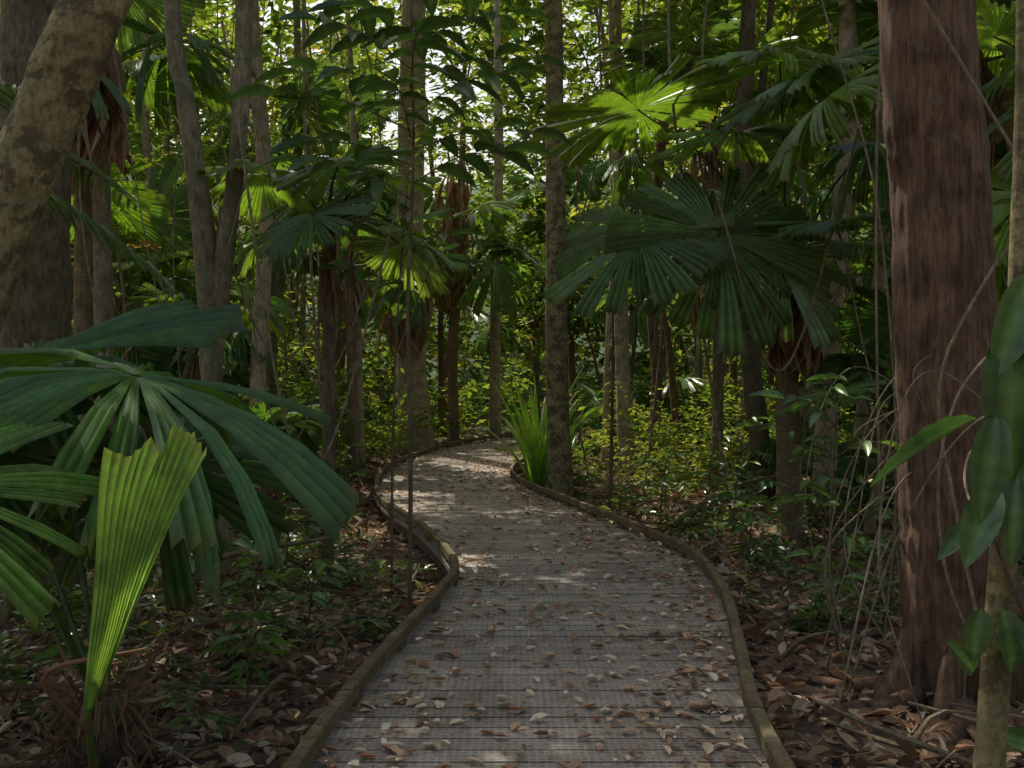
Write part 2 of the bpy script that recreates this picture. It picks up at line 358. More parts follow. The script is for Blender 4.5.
x, y = scatter(44000, -7, 8, 3, 22, 1.6); n = len(x); th = rng.uniform(0, 6.28, n)
Dd = np.stack([np.cos(th), np.sin(th), rng.normal(0, .3, n)], 1); sz = rng.uniform(.04, .16, n)
leaves(g, np.stack([x, y, gh(x, y)+rng.uniform(.0, .05, n)], 1), Dd, UP+rng.normal(0, .45, (n, 3)), sz, sz*rng.uniform(.25, .65, n), lcols(n)*1.1, T_CURL)
x, y = scatter(7000, -16, 16, 20, 45); n = len(x); th = rng.uniform(0, 6.28, n)
Dd = np.stack([np.cos(th), np.sin(th), rng.normal(0, .3, n)], 1); sz = rng.uniform(.15, .4, n)
leaves(g, np.stack([x, y, gh(x, y)+rng.uniform(.0, .08, n)], 1), Dd, UP+rng.normal(0, .4, (n, 3)), sz, sz*.4, lcols(n), T_LO)
g.build("leaf_litter", [M_litter])
g = Geo()
x, y = scatter(620, -6.5, 7, 4, 21, 1.3)
for a_, b_ in zip(x, y):
    ln = rng.uniform(.2, 1.5); th = rng.uniform(0, 6.28); d = np.array([math.cos(th), math.sin(th)])
    if pathdist(np.array([[a_+d[0]*ln, b_+d[1]*ln]]))[0] < 1.25: continue
    z0 = float(gh(np.array([a_]), np.array([b_]))[0]); q = np.array([a_, b_])
    tube(g, [(*q, z0+.03), (*(q+d*ln*.5+rng.normal(0, .05, 2)), z0+rng.uniform(.04, .2)), (*(q+d*ln), z0+rng.uniform(.02, .3))], np.array([1, .9, .5])*rng.uniform(.005, .02), 6, 6, .1)
for P, r in (([(-2.6, 15.0, .0), (-3.2, 16.3, .55), (-4.1, 17.6, 1.0)], .05), ([(-2.9, 12.5, -.1), (-3.4, 15, .5), (-3.2, 18, 1.0)], .035), ([(-4.6, 13, -.1), (-3.4, 14, .3), (-2.7, 14.8, .15)], .06),
             ([(-5.0, 9.8, -.2), (-3.6, 10.6, .25), (-2.2, 11.0, .2)], .05), ([(-3.6, 7.6, -.3), (-2.6, 8.4, .1), (-1.6, 9.2, .2)], .03), ([(2.2, 13, -.15), (3.2, 14.5, .1), (4.6, 15.2, .3)], .05),
             ([(-3.6, 5.4, -.2), (-2.8, 5.6, -.1), (-1.3, 6.0, -.22)], .02), ([(2.1, 7.4, -.2), (2.9, 7.9, .0), (3.9, 7.7, .2)], .02)):
    tube(g, P, [r, r*.9, r*.55], 8, 14, .12)
g.build("fallen_branches", [M_stem])

# ------------------------------------------------------------------ trees
def crown(g, top, rad, ncl, lL=.34, lW=.16, mi=1):
    for _ in range(ncl):
        c = np.array(top)+rng.normal(0, 1, 3)*np.array([rad, rad, rad*.45])*.6
        clump(g, c, (1.1, 1.1, .7), 22, 7, lL, lW, 1.0, mi=mi, cull=True)
def tree(name, stems, mat, crown_r=2.2, ncl=9, rough=.07, seg=14, roots=None, limbs=4, lobes=None):
    base = stems[0][0][0]; e = empty(name, base); g = Geo()
    for P, R in stems:
        ln = np.sum(np.linalg.norm(np.diff(np.array(P), axis=0), axis=1))
        tube(g, P, R, seg, max(8, min(90, int(ln/.14))) if lobes is None else 220, rough, lobes=lobes)
    if roots:
        for P, R in roots: tube(g, P, R, 9, 20, .1)
    tops = [np.array(P[-1]) for P, R in stems]
    for tp, (P, R) in zip(tops, stems):
        for _ in range(limbs):
            d = nrm(rng.normal(0, 1, 3)*np.array([1, 1, .3])+UP*.5)*crown_r*.8
            tube(g, [tp-UP*rng.uniform(0, 2), tp+d*.5+UP*.1, tp+d], [R[-1]*.6, R[-1]*.4, .015], 6, 8, .05)
    g.build("trunk", [mat], base, e, True)
    if ncl:
        g = Geo()
        for tp in tops: crown(g, tp, crown_r, max(1, ncl//len(tops)), mi=0)
        g.build("crown", [M_leaf], base, e)
    return e
B = (2.72, 5.9)
LOB = [(200, .42, .20, .26), (238, .46, .15, .30), (268, .30, .13, .24), (298, .44, .16, .28), (165, .3, .2, .25), (335, .35, .2, .25), (25, .3, .25, .25), (75, .3, .25, .25), (120, .3, .25, .25)]
roots = []
for az, ln, r in ((200, 1.4, .045), (238, 1.5, .055), (268, 1.2, .035), (298, 1.4, .05), (165, 1.3, .04), (335, 1.2, .05)):
    d = np.array([math.cos(math.radians(az)), math.sin(math.radians(az))]); q = np.array(B); n_ = np.array([-d[1], d[0]])
    roots.append(([(*(q+d*.4), -.2), (*(q+d*.7+n_*.03), -.23), (*(q+d*ln*.75-n_*.06), -.25), (*(q+d*ln+n_*.1), -.36)], [r*1.5, r*1.2, r*.8, r*.4]))
tree("buttressed_rainforest_tree", [([(2.72, 5.9, -.38), (2.68, 5.9, .1), (2.62, 5.9, .7), (2.58, 5.9, 1.5), (2.52, 5.9, 2.69), (2.44, 5.9, 3.87), (2.3, 6, 8), (2.2, 6.1, 12.5)], [.31, .30, .29, .282, .268, .255, .2, .12])], M_red, 2.2, 2, .04, 90, roots, lobes=LOB)
tree("lichen_covered_sapling_tree", [([(1.38, 3, -.25), (1.43, 3, .45), (1.485, 3, 1.25), (1.53, 3, 1.9), (1.55, 3, 2.75), (1.6, 3.1, 5), (1.7, 3.3, 8)], [.05, .045, .04, .037, .034, .025, .016])], M_lich, 1.2, 1, .07, 14)
tree("leaning_lichen_tree", [([(-3.55, 5, -.4), (-3.3, 5, .4), (-3.0, 5, 1.2), (-2.6, 5, 2.3), (-2.33, 5, 2.95), (-2.04, 5, 3.6), (-1.5, 5.3, 5.2), (-1.2, 5.8, 10)], [.25, .20, .18, .165, .155, .15, .13, .08])], M_lich, 2.0, 1, .07, 26)
tree("twin_stemmed_tree", [([(-2.67, 9, -.4), (-2.66, 9, .3), (-2.69, 9, 1.45), (-2.76, 9, 2.8), (-2.94, 9, 4.15), (-3.06, 9, 5.05), (-3.2, 9, 9.5)], [.15, .11, .10, .10, .08, .075, .05]),
                           ([(-2.69, 9, 1.7), (-2.6, 9, 2.7), (-2.47, 9, 3.7), (-2.4, 9, 5.05), (-2.3, 9.2, 10)], [.08, .085, .075, .07, .05])], M_grey, 2.0, 2, .1, 16)
tree("slender_forest_tree", [([(-3.45, 14, -.3), (-3.55, 14, 1.5), (-3.45, 14, 4.2), (-3.65, 14, 7), (-3.7, 14, 12)], [.14, .11, .11, .1, .05])], M_pale, 2, 5)
tree("pale_rainforest_tree", [([(-2.4, 25, -.2), (-2.5, 25, 2), (-2.55, 25, 6), (-2.45, 25, 11), (-2.3, 25, 17)], [.5, .37, .34, .3, .15])], M_pale, 3.2, 6, .06, 20)
tree("slender_forest_tree", [([(-.5, 30, -.2), (-.5, 30, 4), (-.4, 30, 9), (-.5, 30, 15)], [.18, .15, .14, .06])], M_pale, 3, 3)
tree("mossy_forest_tree", [([(.74, 15, -.35), (.72, 15, .1), (.68, 15, 1.4), (.66, 15, 4), (.62, 15, 7.3), (.6, 15, 13)], [.26, .19, .175, .15, .13, .06])], M_lich, 2.4, 6, .07, 16)
tree("slender_forest_tree", [([(2.25, 19.5, -.3), (2.15, 19.5, 2), (2.1, 19.5, 5), (2.0, 19.5, 9), (2.0, 19.5, 13)], [.17, .14, .13, .12, .05])], M_pale, 2.4, 5)
tree("slender_forest_tree", [([(2.7, 20, -.2), (2.9, 20, 1.5), (2.8, 20, 4), (3.2, 20, 9), (3.3, 20, 12)], [.14, .11, .1, .1, .05])], M_red, 2, 4)
tree("dark_leaning_tree", [([(3.85, 15.5, -.3), (3.85, 15.5, .6), (3.65, 15.5, 2.7), (3.6, 15.5, 6), (3.9, 15.5, 11)], [.22, .17, .15, .13, .06])], M_dark, 2.3, 5)
tree("curved_forest_tree", [([(4.35, 14, -.3), (4.4, 14, 1), (4.53, 14, 3.05), (4.73, 14, 5.6), (4.7, 14, 7.2), (4.9, 14, 12)], [.2, .15, .13, .13, .12, .05])], M_pale, 2.2, 5)
tree("dark_forest_tree", [([(-3.8, 8, -.4), (-3.82, 8, 1.5), (-3.8, 8, 4.7), (-3.6, 8, 11)], [.34, .27, .25, .12])], M_dark, 2.2, 2, .07, 18)
tree("dark_forest_tree", [([(-4.85, 12, -.3), (-4.9, 12, 2.5), (-4.95, 12, 6), (-4.9, 12, 11)], [.14, .11, .1, .05])], M_grey, 2, 3)
mats = [M_grey, M_pale, M_dark, M_red, M_lich]
k = 0
while k < 76:
    y = rng.uniform(15, 46); x = rng.uniform(-.62, .62)*y
    if pathdist(np.array([[x, y]]))[0] < 2.0: continue
    if abs(x/y+.04) < .055 and y < 25: continue
    r = rng.uniform(.03, .13) if rng.random() < .9 or .08 < x/y < .28 else rng.uniform(.18, .28); h = rng.uniform(9, 17)
    z0 = float(gh(np.array([x]), np.array([y]))[0])-.2; dx = rng.normal(0, .6, 3)
    tree("forest_tree", [([(x, y, z0), (x+dx[0]*.4, y, z0+h*.2), (x+dx[0], y, z0+h*.45), (x+dx[1], y, z0+h)], [r*1.5, r, r*.9, r*.4])], mats[rng.integers(5)], 2.2, 2, .06, 10, limbs=2)
    k += 1

# ------------------------------------------------------------------ fan palms
def fan_mesh(name, span=340, nseg=17, droop=.25, seed=0, col=(.10, .18, .06), ragged=.06, split=.22, mats=None, pleats=3, wob=.07, gapk=1.):
    r_ = np.random.default_rng(seed); g = Geo(); rows = np.array([.02, .12, split, .45, .7, .9, 1.0])
    a0 = -math.radians(span)/2; da = math.radians(span)/nseg
    for i in range(nseg):
        nc = pleats*2+1; u = np.linspace(0, 1, nc); ext = 1-abs(i-nseg/2+.5)/nseg*.25+r_.normal(0, ragged)
        dr = droop*(1+r_.normal(0, .4)); tw = r_.normal(0, wob); gap = (.12+.2*r_.random())*gapk; bend = r_.normal(0, .05)
        V = []
        for r in rows:
            op = max(0, (r-split)/(1-split)); g_ = gap*op*(.6+.4*op)+.03*(r > .13)
            ang = a0+(i+.5+(u-.5)*(1-g_))*da+bend*op
            R = r*ext*np.ones(nc)
            if r == 1.0: R = R+r_.normal(0, .014, nc)
            z = .5*da*r*ext*(np.arange(nc) % 2-.5)/pleats*1.1 - dr*(r**2.0)+tw*op*(u-.5)*da*6*.3+.06*r
            V.append(np.stack([R*np.cos(ang)*(1-.3*dr*r), R*np.sin(ang)*(1-.3*dr*r), z], -1))
        V = np.concatenate(V); nr = len(rows); ii, jj = np.meshgrid(np.arange(nr-1), np.arange(nc-1), indexing='ij'); a = (ii*nc+jj).ravel()
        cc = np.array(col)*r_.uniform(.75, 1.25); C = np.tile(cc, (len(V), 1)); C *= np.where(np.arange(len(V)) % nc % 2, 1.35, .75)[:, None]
        C[-nc:] = C[-nc:]*.5+np.array([.2, .14, .05])*.5*r_.uniform(.3, 1)
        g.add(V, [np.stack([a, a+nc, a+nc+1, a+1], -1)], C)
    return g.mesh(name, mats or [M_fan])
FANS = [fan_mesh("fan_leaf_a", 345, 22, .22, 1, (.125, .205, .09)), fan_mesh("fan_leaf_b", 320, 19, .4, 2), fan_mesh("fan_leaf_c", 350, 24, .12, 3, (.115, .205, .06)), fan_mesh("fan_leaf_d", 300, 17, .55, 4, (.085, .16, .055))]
BROWNFAN = fan_mesh("dead_fan_leaf", 95, 9, .2, 5, (.34, .215, .125), .15, mats=[M_litter], gapk=2.2, wob=.3)
def orient(axis, normal, r, loc):
    x = nrm(axis); z = nrm(np.asarray(normal)-np.dot(normal, x)*x); y = np.cross(z, x)
    M = Matrix.Identity(4)
    for i in range(3): M[i][0] = x[i]*r; M[i][1] = y[i]*r; M[i][2] = z[i]*r; M[i][3] = loc[i]
    return M
def fan_palm(name, base, crown_at, r, nl, leaf_r, specs=(), skirt=40, dead=1, mat=M_stem, elev=(-30, 75), pet=(1., 1.6)):
    base = np.array(base, float); cr = np.array(crown_at, float); e = empty(name, base); g = Geo()
    mid = (base+cr)/2+rng.normal(0, .06, 3)
    tube(g, [base-UP*.2, base*.8+mid*.2, mid, cr], [r*1.3, r, r*.95, r*.9], 12, max(10, int(np.linalg.norm(cr-base)/.08)), .05)
    items = []
    for i in range(nl):
        az = i*2.4+rng.uniform(0, .5); el = math.radians(rng.uniform(*elev)); d = np.array([math.cos(az)*math.cos(el), math.sin(az)*math.cos(el), math.sin(el)])
        ln = rng.uniform(*pet)*leaf_r; c = cr+d*ln-UP*.15*ln; dh = nrm(d*[1, 1, 0])
        nn = UP*(.5+.5*math.sin(el+.5))+dh*(.75-.5*math.sin(el))+rng.normal(0, .15, 3); ax_ = d-UP*.5
        items.append((c, leaf_r*rng.uniform(.8, 1.1), ax_, nn, rng.integers(4)))
    items += list(specs)
    for c, lr, ax_, nn, k in items:
        c = np.array(c, float); md = (cr+c)/2+UP*.12*np.linalg.norm(c-cr)
        tube(g, [cr-UP*.1, md, c], [.022, .014, .01], 5, 10, 0, mi=1, col=(.07, .12, .035))
        ob = bpy.data.objects.new("fan_leaf", FANS[k]); scene.collection.objects.link(ob); ob.parent = e
        M = orient(ax_, nn, lr, c-base); ob.matrix_local = M
    for i in range(dead):
        az = rng.uniform(0, 6.28); d = np.array([math.cos(az), math.sin(az), -.8]); c = cr+d*.25
        ob = bpy.data.objects.new("dead_leaf", BROWNFAN); scene.collection.objects.link(ob); ob.parent = e
        ob.matrix_local = orient(-UP+d*.25, d*[1, 1, 0]+.01, leaf_r*rng.uniform(.6, 1.1), c-base)
    if skirt:
        az = rng.uniform(0, 6.28, skirt); dd = np.stack([np.cos(az), np.sin(az), np.zeros(skirt)], 1)
        P = cr+dd*r*.8-UP*rng.uniform(-.1, .6, (skirt, 1)); D = dd*.25-UP+rng.normal(0, .15, (skirt, 3))
        leaves(g, P, D, dd, rng.uniform(.25, .8, skirt), rng.uniform(.02, .06, skirt), lcols(skirt, (.3, .25, .1, 0, .3, .02, .1)), T_MD, 2)
    g.build("trunk_and_stalks", [mat, M_fannear, M_litter], tuple(base), e)
    return e
fan_palm("fan_palm", (3.34, 12, -.25), (3.3, 12, 2.9), .15, 3, 1.1, skirt=200, dead=1, elev=(20, 60), specs=[
    ((2.25, 10.9, 3.22), 1.3, (-.05, -.45, -1), (.05, -.85, .8), 0),
    ((1.4, 11.1, 3.25), 1.2, (-.8, -.2, -.45), (-.2, -.65, .8), 0),
    ((1.45, 11.5, 4.75), 1.2, (-.7, -.5, -.05), (.05, .38, .9), 2),
    ((2.6, 11.6, 4.5), 1.2, (-.6, -.5, -.1), (.2, .1, 1), 0),
    ((3.0, 11.2, 5.2), 1.15, (.2, -.8, .0), (.1, .2, .9), 1),
    ((4.2, 11.6, 4.4), 1.0, (.9, -.4, -.1), (.3, -.4, .8), 3),
    ((2.9, 11.1, 3.0), 1.1, (.35, -.5, -.9), (.3, -.8, .7), 0),
    ((2.5, 12.4, 4.0), .9, (-.9, .2, -.1), (-.3, -.2, .9), 1)])
fan_palm("fan_palm", (4.6, 10.2, -.25), (4.6, 10, 4.9), .12, 6, 1.1, skirt=50)
fan_palm("fan_palm", (-1.72, 9.3, -.3), (-1.72, 9.3, 3.2), .06, 9, .62, skirt=12, dead=0, elev=(-25, 50), mat=M_dark, pet=(.8, 1.4))
for b_, c_, r_, nl_, lr_, sk_, dd_ in (
        ((-3.1, 19.5, 0), (-3.2, 19.5, 4.0), .1, 9, 1.1, 50, 1), ((-1.65, 28.5, -.2), (-1.6, 28.5, 5.5), .15, 10, 1.4, 90, 4), ((-5.4, 12.6, -.2), (-5.3, 12.4, 5.2), .12, 8, 1.1, 120, 7),
        ((-6.2, 16, 0), (-6.2, 16, 3.0), .1, 10, 1.1, 60, 2), ((5.8, 9.5, -.2), (5.6, 9.3, 3.8), .12, 9, 1.1, 60, 2), ((6.2, 14, -.1), (6.2, 14, 5.6), .13, 10, 1.2, 60, 1),
        ((3.6, 17.5, -.1), (3.5, 17.5, 6.2), .1, 9, 1.2, 40, 1), ((4.6, 24.5, 0), (4.5, 24.5, 4.2), .1, 10, 1.2, 50, 1), ((-5.5, 23, 0), (-5.5, 23, 6.5), .1, 10, 1.3, 60, 2),
        ((-8.5, 19, 0), (-8.4, 19, 4.5), .1, 10, 1.2, 50, 2), ((-3.5, 32, 0), (-3.5, 32, 4.5), .1, 10, 1.4, 50, 2), ((7.5, 19, 0), (7.5, 19, 3.4), .1, 11, 1.2, 50, 1),
        ((9.5, 25, 0), (9.5, 25, 7), .1, 11, 1.3, 50, 2), ((-10.5, 27, 0), (-10.5, 27, 7), .1, 11, 1.3, 50, 2), ((2.4, 38, 0), (2.4, 38, 8), .12, 11, 1.5, 50, 2),
        ((.9, 35.5, 0), (.9, 35.5, 4), .12, 11, 1.4, 50, 2), ((-5.8, 33, 0), (-5.8, 33, 9), .12, 11, 1.5, 50, 2), ((5.6, 37, 0), (5.6, 37, 6), .12, 11, 1.5, 50, 2)):
    fan_palm("fan_palm", b_, c_, r_, nl_, lr_, skirt=sk_, dead=dd_)
for q in range(32):
    while True:
        y = rng.uniform(11, 34); x = rng.uniform(-.5, .5)*y
        if pathdist(np.array([[x, y]]))[0] > 2.3 and abs(x/y+.04) > .07 and not (.10 < x/y < .25 and y < 22): break
    fan_palm("fan_palm", (x, y, 0), (x+rng.normal(0, .2), y, rng.uniform(.2, 2.2)), .06, 8, rng.uniform(.55, 1.0), skirt=15, dead=1, elev=(0, 75))

# near fan palm at the left edge
e = empty("young_fan_palm", (-2.0, 4.8, -.35)); base = np.array([-2.0, 4.8, -.35])
NF = [fan_mesh("near_leaf_a", 335, 25, .36, 21, (.09, .175, .055), .08, .13, [M_fannear], 3, .14, 1.6), fan_mesh("near_leaf_b", 330, 20, .25, 22, (.07, .14, .055), .06, .18, [M_fannear], 3, .12, 1.3),
      fan_mesh("near_leaf_c", 300, 19, .3, 23, (.12, .22, .07), .07, .12, [M_fannear], 3, .12, 1.6)]
g = Geo()
tube(g, [(-2.0, 4.8, -.5), (-1.98, 4.8, -.2), (-1.95, 4.8, .1)], [.14, .13, .09], 12, 8, .15)
az = rng.uniform(0, 6.28, 220); dd = np.stack([np.cos(az), np.sin(az), np.zeros(220)], 1)
leaves(g, np.array([-1.97, 4.8, 0])+dd*.1-UP*rng.uniform(-.2, .35, (220, 1)), dd*.5+UP*rng.uniform(-.8, .9, (220, 1)), dd, rng.uniform(.1, .35, 220), rng.uniform(.008, .03, 220), lcols(220, (.4, .1, .02, 0, .4, 0, .1)), T_MD, 2)
for c, lr, ax_, nn, k in [((-1.88, 5.0, 1.64), 1.32, (1, .0, -.32), (.26, -.12, .95), 0),
                          ((-2.75, 5.8, 1.76), 1.15, (.8, .1, .2), (-.1, -.35, .9), 1),
                          ((-2.05, 3.5, 1.22), .62, (.75, -.35, -.5), (.25, -.75, .6), 2),
                          ((-2.9, 5.4, 1.25), .8, (.5, -.6, -.5), (.2, -.85, .5), 1),
                          ((-3.3, 5.6, 1.2), 1.0, (-.2, -.6, -.5), (.1, -.8, .5), 1),
                          ((-2.1, 5.9, 1.15), .95, (.7, -.5, -.4), (.15, -.6, .8), 1),
                          ((-2.5, 6.4, 1.0), .7, (.5, -.5, -.5), (.1, -.7, .7), 1)]:
    c = np.array(c); st = np.array([-1.97, 4.8, .05]); md = (c+st)/2+UP*.22
    tube(g, [st, md, c], [.018, .013, .009], 7, 14, 0, (.08, .13, .035), 1)
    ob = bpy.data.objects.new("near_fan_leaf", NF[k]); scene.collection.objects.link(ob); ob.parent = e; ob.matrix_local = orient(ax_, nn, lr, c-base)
# unopened pleated leaf, held upright
V = []; nc = 27; rows = 18; edge = rng.normal(0, .012, nc)
for i in range(rows):
    t = i/(rows-1); wd = .02+.34*t**.95
    for j in range(nc):
        u_ = j/(nc-1)-.5; top = 1.0+(.04*math.sin(u_*8+1)+.03*u_-.07*(abs(u_+.05) < .06)+edge[j])*t**4
        x_ = -1.57+.24*t+.08*t*t+u_*wd+.010*math.sin(t*5); z_ = .38+1.02*t*top; y_ = 3.7+.009*(1 if j % 2 else -1)*(.3+t)*(1+.4*math.sin(j*1.7))-.35*u_*u_*t-.06*t*t+.012*math.sin(t*7+u_*5)
        V.append((x_, y_, z_))
ii, jj = np.meshgrid(np.arange(rows-1), np.arange(nc-1), indexing='ij'); a = (ii*nc+jj).ravel()
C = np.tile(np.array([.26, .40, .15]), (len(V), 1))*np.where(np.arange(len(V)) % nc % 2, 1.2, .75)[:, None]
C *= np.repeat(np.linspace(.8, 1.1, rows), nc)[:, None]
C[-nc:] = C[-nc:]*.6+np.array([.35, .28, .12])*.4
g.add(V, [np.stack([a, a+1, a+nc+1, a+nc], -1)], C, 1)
tube(g, [(-1.9, 4.6, -.2), (-1.68, 4.0, .1), (-1.57, 3.7, .40)], [.02, .016, .012], 7, 8, 0, (.12, .16, .05), 1)
tube(g, [(-1.95, 4.6, .0), (-1.85, 3.95, .45), (-1.35, 3.7, .62)], [.012, .01, .006], 6, 10, 0, (.26, .16, .1), 2)
g.build("trunk_and_stalks", [M_dark, M_fannear, M_litter], tuple(base), e)

# ------------------------------------------------------------------ feather palm fronds
def frond(g, base, d, ln, nl=34, lw=.035, ll=.4, col=(.085, .155, .05), droop=.5):
    base = np.array(base, float); d = nrm(d); t = np.linspace(0, 1, nl); P = base+d*ln*t[:, None]-UP*(droop*ln*t*t)[:, None]
    tube(g, P, np.linspace(.014, .004, nl), 5, None, 0, (.06, .09, .03), 0)
    T = nrm(np.gradient(P, axis=0)); sd = nrm(np.cross(T, UP))
    for s_ in (-1, 1):
        D = T*.55+s_*sd*.9-UP*.25+rng.normal(0, .06, (nl, 3)); l = ll*np.sin(np.pi*(t*.85+.12))**.6
        leaves(g, P, D, np.tile(UP, (nl, 1))+sd*s_*.3, l, lw, np.array(col)*rng.uniform(.8, 1.2, (nl, 1)), T_MD, 0)
for bx, tz, nf, ln in (((-4.2, 6.4, -.3), 3.2, 9, 2.0), ((5.6, 7.6, -.2), 4.6, 11, 2.2), ((-7, 14, 0), 6, 11, 2.6), ((8, 22, 0), 8, 11, 3.), ((-4.2, 27, 0), 8.5, 11, 3.0), ((1.9, 36, 0), 6, 10, 2.6), ((-7, 21, 0), 3.0, 11, 2.6), ((6.5, 27, 0), 3.5, 11, 2.8)):
    e = empty("feather_palm", bx); g = Geo(); top = np.array([bx[0], bx[1], tz])
    tube(g, [np.array(bx)-UP*.2, top], [.09, .07], 10, 30, .05, mi=1)
    for i in range(nf):
        az = i*2.4; el = rng.uniform(-.1, 1.1); frond(g, top, (math.cos(az)*math.cos(el), math.sin(az)*math.cos(el), math.sin(el)), ln*rng.uniform(.8, 1.1))
    g.build("trunk_and_fronds", [M_leafg, M_stem], bx, e)
# brown dead fronds caught on trunks
g = Geo()
for c, r, h, ln, m in (((-4.9, 11.3, 5.75), .36, .5, 1.4, 260), ((-2.55, 24.3, 4.4), .5, 1.2, 1.4, 200), ((-1.6, 28.2, 8), .4, 3.5, 1.4, 180), ((3.4, 11.9, 2.7), .3, .7, .7, 90)):
    az = rng.uniform(0, 6.28, m); dd = np.stack([np.cos(az), np.sin(az), np.zeros(m)], 1)
    P = np.array(c)+dd*r*rng.uniform(.2, 1, (m, 1))-UP*rng.uniform(0, h, (m, 1))
    leaves(g, P, -UP+rng.normal(0, .16, (m, 3)), dd, ln*rng.uniform(.4, 1, m), rng.uniform(.03, .10, m), lcols(m, (.3, .35, .25, .0, .1, .0, .0))*1.1, T_MD)
g.build("hanging_dead_fronds", [M_litter])

# ------------------------------------------------------------------ saplings near the path
def sapling(name, P, R, tw, lL, lW, T=T_HI, mat=M_leafg, colr=(.07, .13, .042), k=6):
    e = empty(name, P[0]); g = Geo(); tube(g, P, R, 7, 50, .03)
    for b_, tip in tw:
        b_ = np.array(b_, float); tip = np.array(tip, float); d = tip-b_; mid = (b_+tip)/2+UP*.08
        tube(g, [b_, mid, tip], [.007, .005, .003], 5, 8)
        ts = np.linspace(.25, 1, k); pos = b_+d*ts[:, None]+UP*(.08*np.sin(np.pi*ts))[:, None]
        sd = nrm(np.cross(d, UP)); s_ = np.where(np.arange(k) % 2, 1, -1)[:, None]
        D = nrm(d)*.6+sd*s_*.8-UP*.3+rng.normal(0, .15, (k, 3)); D[-1] = nrm(d)-UP*.3
        z = rng.uniform(.75, 1.2, k); leaves(g, pos, D, UP+rng.normal(0, .25, (k, 3)), lL*z, lW*z, np.array(colr)*rng.uniform(.7, 1.5, (k, 1)), T, 1)
    g.build("stem_and_leaves", [M_dark, mat], P[0], e, True)
tw = []
for z, az, l in ((2.95, 200, .75), (3.05, -10, .7), (3.2, 160, .9), (3.3, 20, .95), (3.45, 190, .95), (3.55, -25, .8), (3.7, 170, .85), (3.8, 10, .9), (3.9, 210, .7), (4.05, -5, .75), (4.2, 150, .6), (4.4, 40, .6), (3.4, 265, .6), (3.75, 280, .6), (4.1, 90, .6)):
    a = math.radians(az); tw.append(((-.74, 7.3, z), (-.74+math.cos(a)*l, 7.3+math.sin(a)*l, z+.22)))
sapling("broadleaf_sapling", [(-.75, 7.3, -.25), (-.74, 7.3, 1.2), (-.76, 7.3, 2.2), (-.72, 7.3, 3.3), (-.74, 7.3, 4.6)], [.019, .016, .014, .011, .006], tw, .34, .13, colr=(.05, .10, .033))
sapling("broadleaf_sapling", [(-1.06, 8.8, -.25), (-1.05, 8.8, 1.0), (-1.0, 8.8, 2.3), (-.9, 8.8, 3.6)], [.014, .012, .01, .005], [((-1, 8.8, 2.4), (-1.5, 8.7, 2.6)), ((-.98, 8.8, 2.7), (-.5, 8.7, 2.9)), ((-.95, 8.8, 3.1), (-1.3, 8.6, 3.4)), ((-.9, 8.8, 3.6), (-.6, 8.8, 3.9))], .26, .1)
sapling("broadleaf_sapling", [(1.35, 13.8, -.2), (1.38, 13.8, 1.2), (1.4, 13.8, 3.2)], [.03, .025, .01], [((1.4, 13.8, 2.6), (1.9, 13.6, 2.9)), ((1.4, 13.8, 3.0), (.9, 13.6, 3.3))], .28, .1)
sapling("broadleaf_sapling", [(3.9, 7.6, -.2), (3.95, 7.6, .9), (4.1, 7.5, 2.0), (4.1, 7.4, 3.0)], [.018, .014, .01, .005], [((4.0, 7.6, 1.1), (3.4, 7.2, 1.25)), ((4.05, 7.5, 1.5), (3.6, 7.0, 1.7)), ((4.1, 7.5, 2.), (4.6, 7.2, 2.2)), ((4.1, 7.5, 2.6), (3.7, 7.2, 2.9))], .3, .11)
sapling("broadleaf_sapling", [(2.15, 6.6, -.2), (2.1, 6.6, .6), (2.12, 6.5, 1.5)], [.01, .008, .004], [((2.1, 6.6, .7), (1.85, 6.4, .85)), ((2.1, 6.55, 1.1), (2.4, 6.3, 1.2)), ((2.12, 6.5, 1.5), (1.95, 6.3, 1.6)), ((2.12, 6.5, 1.3), (1.8, 6.6, 1.5))], .2, .07, k=4)
for sx_, sy_, h_ in ((2.6, 9.2, 1.5), (-2.3, 7.6, .9), (-1.75, 6.6, .55), (-2.9, 6.9, .8), (2.3, 7.2, .6), (3.1, 8.2, .9), (-2.6, 10.4, 1.2), (3.3, 10.6, 1.3), (2.5, 11.4, .9), (-3.6, 8.4, 1.3), (-2.9, 12.6, 1.3), (1.9, 12.9, .8), (-1.5, 5.6, .4), (-2.5, 5.9, .5), (2.9, 13.6, 1.2), (-1.5, 7.3, .5), (-2.1, 9.2, .7), (-3.2, 9.6, 1.0), (2.4, 10.2, .7), (3.9, 9.4, 1.1), (-2.4, 14.2, .8), (2.2, 14.5, .7)):
    P = [(sx_, sy_, -.35), (sx_+.03, sy_, h_*.4-.2), (sx_+.08, sy_-.05, h_-.2)]; tws = []
    for q_ in range(5):
        zz = h_*(.35+.16*q_)-.2; a = q_*2.4+sx_; tws.append(((sx_+.04, sy_, zz), (sx_+.04+math.cos(a)*h_*.32, sy_+math.sin(a)*h_*.32, zz+.12*h_)))
    sapling("rainforest_seedling", P, [.01, .008, .004], tws, .13+.06*h_, .05+.02*h_, k=5, colr=(.09, .165, .05))
e = empty("glossy_leaved_shrub", (1.75, 3.1, -.2)); g = Geo(); gc = lambda n: np.array([.045, .09, .032])*rng.uniform(.8, 1.6, (n, 1))
tube(g, [(1.75, 3.1, -.25), (1.68, 3.0, .7), (1.55, 2.9, 1.3), (1.5, 2.75, 1.9)], [.014, .012, .009, .006], 6, 20, .03)
tube(g, [(1.68, 3.0, .7), (1.5, 2.95, .95), (1.38, 2.9, 1.2)], [.008, .006, .004], 6, 12)
